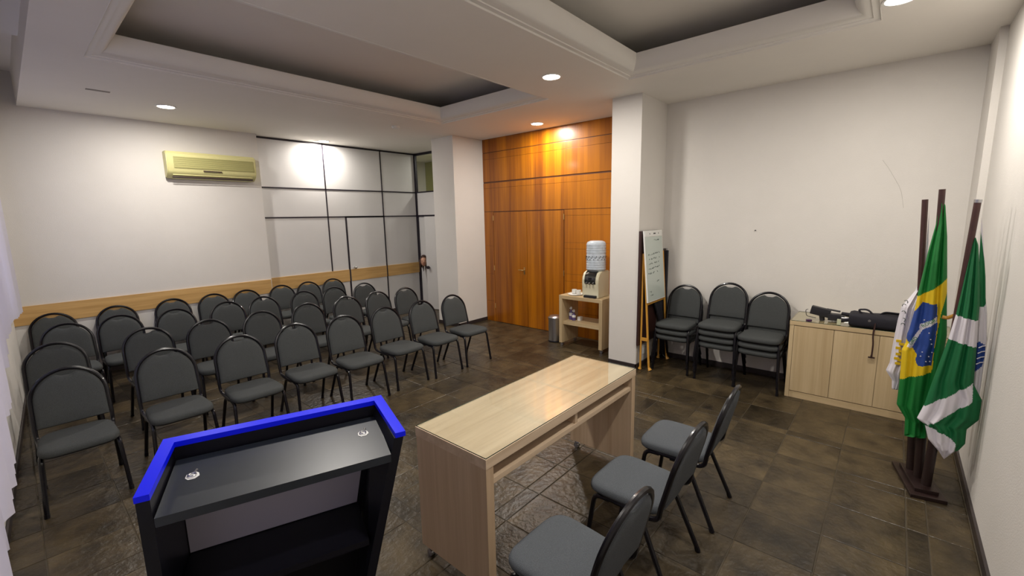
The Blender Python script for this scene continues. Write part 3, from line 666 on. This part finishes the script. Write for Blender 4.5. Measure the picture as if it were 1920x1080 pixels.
# ------------------------------------------------------------------ easel and things leaning by the pillar
es = thing('flipchart_easel', 'orange pine easel leaning by the pillar, holding a narrow whiteboard', 'easel', (5.1, 2.14, 0))
ex, ey = 5.1, 2.14
for x0, fx in ((4.855, 4.86), (5.385, 5.40)):
    bm = B(); tube(bm, [(x0 - ex, 2.175 - ey, 1.40), (fx - ex, 2.085 - ey, .03)], [.013, .013], 6); tube(bm, [(fx - ex, 2.085 - ey, .035), (fx - ex, 2.07 - ey, 0.006)], [.013, .024], 6); obj('leg', bm, M_pine, es)
    bm = B(); tube(bm, [(x0 - ex, 2.19 - ey, 1.40), (fx - .02 - ex, 2.185 - ey, .03)], [.012, .012], 6); tube(bm, [(fx - .02 - ex, 2.185 - ey, .035), (fx - .02 - ex, 2.19 - ey, 0.006)], [.012, .022], 6); obj('leg', bm, M_pine, es)
    obj('brace', box(B(), fx - .02 - ex, fx + .004 - ex, 2.10 - ey, 2.19 - ey, .36, .395), M_pine, es)
obj('brace', box(B(), 4.86 - ex, 5.40 - ex, 2.13 - ey, 2.145 - ey, .79, .815), M_pine, es)
wb = thing('whiteboard', 'narrow whiteboard with faint handwriting and a printed header strip on the easel', 'whiteboard', (4.83, 2.105, .825)); wb.rotation_euler.x = -.085
H_ = .84
obj('board_frame', box(B(), 0, .505, 0, .016, 0, H_, .002), M_white, wb); obj('board_face', box(B(), .012, .493, -.002, .0, .012, H_ - .075), M_wboard, wb)
obj('header_strip', box(B(), .008, .497, -.005, -.0005, H_ - .07, H_ - .008, .001), M_white, wb)
bm = B()
for x in (.13, .24, .27, .38): box(bm, x, x + (.012 if x in (.13, .38) else .03), -.0065, -.005, H_ - .045, H_ - .03)
obj('header_marks', bm, M_dark, wb)
bm = B(); rr = random.Random(5)
for row, (z, xa, xb) in enumerate(((.72, .25, .42), (.555, .04, .40), (.50, .05, .42), (.445, .04, .36), (.39, .06, .38), (.335, .05, .30), (.23, .28, .35), (.12, .06, .16), (.08, .07, .15))):
    x = xa
    while x < xb:
        if rr.random() < .75:
            p = [(x + .006 * k, -.0035, z + .05 * (x - xa) + rr.uniform(-.010, .012)) for k in range(5)]; tube(bm, p, .0016, 4)
        x += rr.choice((.026, .032, .04))
obj('handwriting', bm, M_ink, wb)
bm = B(); prism(bm, [(4.80, .30), (5.30, .30), (5.30, 1.66), (4.80, 1.66)], 2.198, 2.222, 'y'); tag(obj('brown_backing_board', bm, M_brown), 'dark brown board edge leaning on the pillar behind the whiteboard', 'board')
sc = thing('folded_screen', 'black folded projection screen standing upright right of the whiteboard', 'projection screen', (5.44, 2.165, 0))
bm = B(); box(bm, -.022, .03, -.035, .03, .05, 1.40, .008); obj('screen_case', bm, M_nylon, sc, True)
bm = B(); box(bm, -.015, .02, -.02, .02, 1.40, 1.425, .004); obj('top_cap', bm, M_steel, sc)
bm = B(); cyl(bm, (0, 0, .06), (0, -.05, 0.006), .010, 8); cyl(bm, (0.01, 0, .06), (.04, .03, 0.006), .010, 8); cyl(bm, (0, 0, .06), (-.05, .03, 0.006), .010, 8); obj('foot', bm, M_tube, sc, True)
bm = B(); rg = []
for z, hw, c in ((.86, .16, 5.25), (.80, .15, 5.27), (.70, .12, 5.31), (.60, .09, 5.35), (.50, .06, 5.385), (.40, .04, 5.40)):
    rg.append([(c + hw * math.cos(a), 2.165 + .018 * math.sin(a) + .006 * math.sin(5 * a + z * 9), z) for a in [2 * PI * k / 20 for k in range(20)]])
rings_solid(bm, rg); tag(obj('black_cloth_bag', bm, M_nylon, smooth=True), 'black cloth bag hanging below the whiteboard between the easel legs', 'bag')

# ------------------------------------------------------------------ flags
fs = thing('flag_stand', 'dark wooden two-tier stand base holding the flag poles in the corner', 'flag stand', (3.87, -.27, 0))
def Rb(bm, ang):
    for v in bm.verts:
        c, s_ = math.cos(ang), math.sin(ang); v.co = Vector((c * v.co.x - s_ * v.co.y, s_ * v.co.x + c * v.co.y, v.co.z))
    return bm
bm = B(); box(bm, -.22, .22, -.09, .09, 0, .022, .003); obj('base_lower', Rb(bm, .22), M_stand, fs)
bm = B(); box(bm, -.17, .17, -.06, .06, .022, .045, .003); obj('base_upper', Rb(bm, .22), M_stand, fs)
PB = [((3.965, -.235), (3.98, -.132), 1.908), ((3.87, -.27), (3.87, -.201), 1.966), ((3.785, -.305), (3.76, -.352), 1.878)]
pl = ['left flag pole, dark brown, of the corner stand', 'middle and tallest flag pole of the corner stand', 'right flag pole with pale tip, leaning to the wall']
for (b0, t0, h), lab in zip(PB, pl):
    bm = B(); cyl(bm, (b0[0], b0[1], .045), (b0[0] + (t0[0] - b0[0]) * .2, b0[1] + (t0[1] - b0[1]) * .2, .42), .027, 14); 
    for v in bm.verts: v.co -= Vector((3.87, -.27, 0))
    obj('pole_socket', bm, M_stand, fs, True)
    bm = B(); cyl(bm, (b0[0] + (t0[0] - b0[0]) * .205, b0[1] + (t0[1] - b0[1]) * .205, .422), (t0[0], t0[1], h), .0165, 14); o = tag(obj('flag_pole', bm, M_pole, smooth=True), lab, 'flag pole', 'flag poles in the corner')
    if 'pale tip' in lab: bm = B(); cyl(bm, (t0[0], t0[1], h), (t0[0] - .001, t0[1] - .001, h + .018), .018, 14); obj('tip', bm, M_steel, o, True)
bm = B(); tube(bm, rnd([(3.83, -.275, 1.17), (3.83, -.30, 1.165), (3.80, -.325, 1.19)], .02), .011, 8); tag(obj('bracket', bm, M_pine, smooth=True), 'short orange-brown bracket joining the middle and right flag poles', 'bracket')

def inside(p, poly):
    x, y = p; c = False; n = len(poly)
    for i in range(n):
        (x1, y1), (x2, y2) = poly[i], poly[(i + 1) % n]
        if (y1 > y) != (y2 > y) and x < (x2 - x1) * (y - y1) / (y2 - y1) + x1: c = not c
    return c
def drape(name, out, regs, mats, X0, depth, nf, label, seed=1, back=.04, nu=44, dz=.008):
    zs = [p[1] for p in out]; z0, z1 = min(zs) + .002, max(zs) - .002; nr = int((z1 - z0) / dz); bm = B(); rows = []
    rr = random.Random(seed); ph = rr.uniform(0, 6)
    for r in range(nr + 1):
        z = z0 + (z1 - z0) * r / nr; xsn = []
        n = len(out)
        for i in range(n):
            (a, b), (c, d) = out[i], out[(i + 1) % n]
            if (b > z) != (d > z): xsn.append(a + (c - a) * (z - b) / (d - b))
        lo, hi = min(xsn), max(xsn); row = []
        hgt = (z - z0) / (z1 - z0); amp = depth * min(1, (hi - lo) / .10)
        for s in range(2):
            for k in range(nu):
                u = k / nu if s == 0 else 1 - k / nu
                y = hi + (lo - hi) * u; e = math.sqrt(max(0, 1 - (2 * u - 1) ** 2))
                f = math.sin(2 * PI * nf * u + ph + .5 * math.sin(z * 5)) + .5 * math.sin(2 * PI * nf * 1.9 * u + ph * 2 + z * 2.3)
                if s == 0: x = X0 - e * (amp + .35 * amp * f)
                else: x = X0 + e * back * min(1, (hi - lo) / .1) * (1 + .3 * f)
                row.append(bm.verts.new((x, y, z)))
        rows.append(row)
    N = 2 * nu
    for a, b in zip(rows, rows[1:]):
        for k in range(N):
            f = bm.faces.new((a[k], a[(k + 1) % N], b[(k + 1) % N], b[k])); c = f.calc_center_median(); mi = 0
            for q, (poly, m) in enumerate(regs):
                if inside((c.y, c.z), poly): mi = m
            f.material_index = mi
    bm.faces.new(rows[0]); bm.faces.new(rows[-1])
    return tag(obj(name, bm, mats, smooth='full'), label, 'flag')
BR_OUT = [(-0.196, 1.89), (-0.193, 1.877), (-0.193, 1.753), (-0.172, 1.569), (-0.151, 1.31), (-0.145, 1.186), (-0.131, 1.059), (-0.124, 1.029), (-0.122, 0.967), (-0.107, 0.916), (-0.115, 0.709), (-0.115, 0.527), (-0.166, 0.442), (-0.174, 0.313), (-0.289, 0.344), (-0.291, 0.454), (-0.307, 0.805), (-0.312, 1.049), (-0.294, 1.229), (-0.277, 1.417), (-0.252, 1.671), (-0.225, 1.866), (-0.215, 1.889)]
BR_YEL = [(-0.101, 1.241), (-0.149, 1.284), (-0.241, 1.362), (-0.282, 1.424), (-0.289, 1.357), (-0.269, 1.195), (-0.261, 0.945), (-0.265, 0.831), (-0.261, 0.791), (-0.173, 0.749), (-0.097, 0.697)]
BR_BLU = [(-0.179, 1.252), (-0.247, 1.244), (-0.261, 1.104), (-0.261, 0.945), (-0.257, 0.839), (-0.194, 0.831), (-0.178, 0.864), (-0.182, 0.905), (-0.142, 0.966), (-0.109, 1.015), (-0.132, 1.115), (-0.147, 1.19)]
BR_WHI = [(-0.128, 0.949), (-0.179, 1.07), (-0.178, 1.105), (-0.253, 1.162), (-0.256, 1.127), (-0.194, 1.076), (-0.153, 0.936)]
PR_OUT = [(-0.364, 1.677), (-0.357, 1.664), (-0.345, 1.486), (-0.328, 1.204), (-0.311, 1.053), (-0.267, 0.77), (-0.243, 0.598), (-0.218, 0.499), (-0.259, 0.467), (-0.283, 0.375), (-0.336, 0.313), (-0.368, 0.262), (-0.407, 0.327), (-0.429, 0.349), (-0.45, 0.396), (-0.447, 0.491), (-0.492, 0.567), (-0.492, 0.694), (-0.447, 0.785), (-0.436, 1.015), (-0.426, 1.178), (-0.422, 1.281), (-0.402, 1.474), (-0.38, 1.63)]
PR_W1 = [(-0.300, 1.212), (-0.46, 1.172), (-0.46, 1.010), (-0.280, 1.062)]
PR_W2 = [(-0.233, 0.581), (-0.443, 0.794), (-0.448, 0.679), (-0.273, 0.475), (-0.208, 0.492)]
PR_W3 = [(-0.258, 0.471), (-0.283, 0.375), (-0.326, 0.309), (-0.369, 0.251), (-0.408, 0.324), (-0.403, 0.402), (-0.35, 0.442)]
WR_OUT = [(-0.387, 1.799), (-0.398, 1.594), (-0.41, 1.303), (-0.431, 1.005), (-0.445, 0.732), (-0.492, 0.679), (-0.490, 0.848), (-0.486, 1.048), (-0.47, 1.211), (-0.454, 1.307), (-0.44, 1.436), (-0.412, 1.626)]
WR_GRN = [(-0.392, 1.708), (-0.401, 1.562), (-0.428, 1.255), (-0.451, 1.251), (-0.458, 1.269), (-0.449, 1.372), (-0.437, 1.468)]
WR_EMB = [(-0.434, 1.022), (-0.456, 1.033), (-0.482, 1.014), (-0.489, 0.948), (-0.481, 0.878), (-0.453, 0.838)]
WL_OUT = [(-0.158, 1.836), (-0.172, 1.469), (-0.14, 1.304), (-0.081, 1.187), (-0.07, 1.091), (-0.061, 0.937), (-0.055, 0.781), (-0.04, 0.722), (-0.078, 0.659), (-0.083, 0.593), (-0.118, 0.594), (-0.15, 0.723), (-0.17, 0.956), (-0.182, 1.254), (-0.175, 1.628)]
br = drape('flag', BR_OUT, [(BR_YEL, 1), (BR_BLU, 2), (BR_WHI, 3)], [M_cgreen, M_cyel, M_cblu, M_cwhi], 3.87, .045, 2.2, 'green flag with yellow lozenge and blue disc hanging from the middle pole', 3, .04, 60, .006)
prf = drape('flag', PR_OUT, [(PR_W1, 1), (PR_W2, 1), (PR_W3, 1)], [M_cgreen2, M_cwhi], 3.755, .04, 2.6, 'deep green flag with diagonal white bands hanging from the right pole', 8, .035, 60, .006)
wr = drape('flag', WR_OUT, [(WR_GRN, 1), (WR_EMB, 2)], [M_cwhi, M_cgreen2, M_cblu], 3.86, .02, 2, 'white flag with green edge and blue emblem squeezed next to the near wall', 4, .02)
wl = drape('flag', WL_OUT, [], [M_cwhi], 3.98, .03, 2.5, 'white flag with dark letters and yellow emblem hanging from the left pole', 5, .03)
def words(txt, loc, size, rx, m, par, name='lettering'):
    cu = bpy.data.curves.new(name, 'FONT'); cu.body = txt; cu.size = size; cu.extrude = .0012; cu.align_x = 'CENTER'; cu.align_y = 'CENTER'
    o = bpy.data.objects.new(name, cu); C.objects.link(o); dg = bpy.context.evaluated_depsgraph_get(); me = bpy.data.meshes.new_from_object(o.evaluated_get(dg)); bpy.data.objects.remove(o)
    o = bpy.data.objects.new(name, me); C.objects.link(o); me.materials.clear(); me.materials.append(m); o.parent = par
    o.matrix_world = Matrix.Translation(loc) @ Matrix.Rotation(rx, 4, 'X') @ Matrix(((0, 0, -1, 0), (-1, 0, 0, 0), (0, 1, 0, 0), (0, 0, 0, 1)))
    return o
words('ROGR', (3.808, -.217, 1.123), .028, -.70, M_cgreen, br); words('ORD', (3.808, -.155, .997), .028, -1.05, M_cgreen, br)
def on_front(o, y, z):
    best = None
    for v in o.data.vertices:
        d = (v.co.y - y) ** 2 + (v.co.z - z) ** 2
        if d < 2e-4 and (best is None or v.co.x < best): best = v.co.x
    return (best or 3.8)
bm = B()
for y, z in ((-.236, 1.02), (-.243, .99), (-.205, .93), (-.238, .905), (-.228, .87), (-.247, .87), (-.252, .93), (-.20, .90), (-.195, 1.14), (-.225, 1.06)):
    x = on_front(br, y, z) - .001; n = 5; pts = [(y + (.0045 if k % 2 else .002) * math.cos(k * PI / 5), z + (.0045 if k % 2 else .002) * math.sin(k * PI / 5)) for k in range(10)]; prism(bm, pts, x - .002, x + .002, 'x'); obj('star', bm, M_cwhi, br); bm = B()
bm = B()
for k, (y, z) in enumerate(((-.088, .955), (-.104, .935), (-.090, .905), (-.108, .885), (-.094, .862), (-.088, .83), (-.108, .82), (-.096, .795))):
    x = on_front(wl, y, z) - .001; box(bm, x - .002, x + .003, y - .014, y + .014, z - .010, z + .008, .002); obj('emblem_block', bm, M_cyel, wl); bm = B()
bm = B()
for k, (y, z, a) in enumerate(((-.096, 1.25, .6), (-.094, 1.20, -.5), (-.094, 1.155, .4), (-.098, 1.105, 1.2), (-.098, 1.07, .2))):
    bm = B(); x = on_front(wl, y, z) - .003; tube(bm, [(x, y + .010 * math.cos(a + t_), z + .012 * math.sin(a + t_)) for t_ in (0, .8, 1.6, 2.4, 3.2)], .0025, 5); obj('letter', bm, M_ink, wl)

bm = B()
for k in range(4):
    z = .90 + k * .035; x = on_front(wr, -.47, z) - .002; tube(bm, [(x, -.455, z - .01), (x, -.47, z + .004), (x, -.486, z + .010)], .003, 5); obj('emblem_line', bm, M_cwhi, wr); bm = B()

# ------------------------------------------------------------------ person peeking round the ajar door
pp = thing('person', 'person with long brown hair peeking around the ajar white door', 'person', (5.86, 6.98, 0))
def skin_obj(name, verts, edges, rad, m, par, root=0, sub=1):
    me = bpy.data.meshes.new(name); me.from_pydata(verts, edges, []); o = bpy.data.objects.new(name, me); C.objects.link(o)
    md = o.modifiers.new('s', 'SKIN'); sk_ = me.skin_vertices[0].data
    for i, r in enumerate(rad): sk_[i].radius = (r, r) if not isinstance(r, tuple) else r
    sk_[root].use_root = True; ss = o.modifiers.new('u', 'SUBSURF'); ss.levels = sub; ss.render_levels = sub
    dg = bpy.context.evaluated_depsgraph_get(); me2 = bpy.data.meshes.new_from_object(o.evaluated_get(dg)); bpy.data.objects.remove(o)
    me2.materials.clear(); me2.materials.append(m)
    for p in me2.polygons: p.use_smooth = True
    o = bpy.data.objects.new(name, me2); C.objects.link(o); o.parent = par; return o
# a small figure leaning sideways: pelvis, chest, neck, head, arms, legs
V = [(0, -.10, .52), (0, -.05, .66), (0, .0, .78), (-.08, .12, .85), (-.16, .24, .90),
     (.0, -.04, .80), (0, -.14, .66), (-.06, -.10, .56), (.0, .10, .74), (.0, .06, .60), (-.04, .04, .48),
     (-.0, -.16, .48), (-.01, -.15, .27), (0, -.15, .05), (-.07, -.15, .02), (.0, -.04, .48), (-.01, -.03, .27), (0, -.03, .05), (-.07, -.03, .02)]
Ee = [(0, 1), (1, 2), (2, 3), (3, 4), (2, 5), (5, 6), (6, 7), (2, 8), (8, 9), (9, 10), (0, 11), (11, 12), (12, 13), (13, 14), (0, 15), (15, 16), (16, 17), (17, 18)]
Rr = [.095, .085, .09, .04, .04, .045, .035, .028, .045, .035, .028, .065, .05, .035, .03, .065, .05, .035, .03]
skin_obj('body', V, Ee, Rr, mat('white_shirt', (.55, .52, .54), .8), pp)
HX, HY, HZ = -.215, .350, .985
def turn(o):
    for v in o.data.vertices:
        x, y = v.co.x - HX, v.co.y - HY; c, s_ = math.cos(math.radians(48)), math.sin(math.radians(48)); v.co.x = HX + c * x - s_ * y; v.co.y = HY + s_ * x + c * y
    return o
bm = B(); bmesh.ops.create_uvsphere(bm, u_segments=28, v_segments=20, radius=1)
for v in bm.verts:
    x, y, z = v.co; k = 1 - .22 * max(0, -z); fx = x * .085; 
    if x < -.6 and abs(y) < .22 and -.35 < z < .05: fx -= .014 * (1 - abs(y) / .22)       # nose
    if x < -.5 and .05 < z < .3 and .2 < abs(y) < .55: fx += .006                           # eye sockets
    v.co = Vector((HX + fx * k, HY + y * .068 * k, HZ + z * .105))
turn(obj('head', bm, M_skin, pp, 'full'))
for s in (-1, 1):
    bm = B(); bmesh.ops.create_uvsphere(bm, u_segments=10, v_segments=8, radius=.011)
    for v in bm.verts: v.co = Vector((HX - .072 + v.co.x * .5, HY + s * .027 + v.co.y, HZ + .012 + v.co.z * .6))
    turn(obj('eye', bm, M_dark, pp, 'full'))
bm = B(); tube(bm, [(HX - .080, HY - .02, HZ - .050), (HX - .084, HY, HZ - .048), (HX - .080, HY + .02, HZ - .050)], [.002, .006, .002], 6); turn(obj('mouth', bm, mat('lips', (.35, .08, .07), .5), pp, True))
bm = B(); bmesh.ops.create_uvsphere(bm, u_segments=28, v_segments=18, radius=1)
for v in bm.verts:
    x, y, z = v.co
    if x < -.25 and z < .62 and abs(y) < .62: x = -.25 + (x + .25) * .15
    v.co = Vector((HX + .014 + x * .098, HY + y * .083, HZ + .018 + z * .118))
for k in range(11):
    a = -PI * .60 + k / 10 * PI * 1.20; px, py = HX + .02 + .07 * math.cos(a), HY + .075 * math.sin(a)
    L_ = .17 + .05 * math.sin(k * 2.3)
    tube(bm, [(px, py, HZ + .03), (px + .006, py * 1.0 + .012 * math.sin(k), HZ - .06), (px - .004, py + .016 * math.sin(k * 1.7), HZ - L_)], [.026, .022, .005], 7)
turn(obj('hair', bm, M_hair, pp, 'full'))
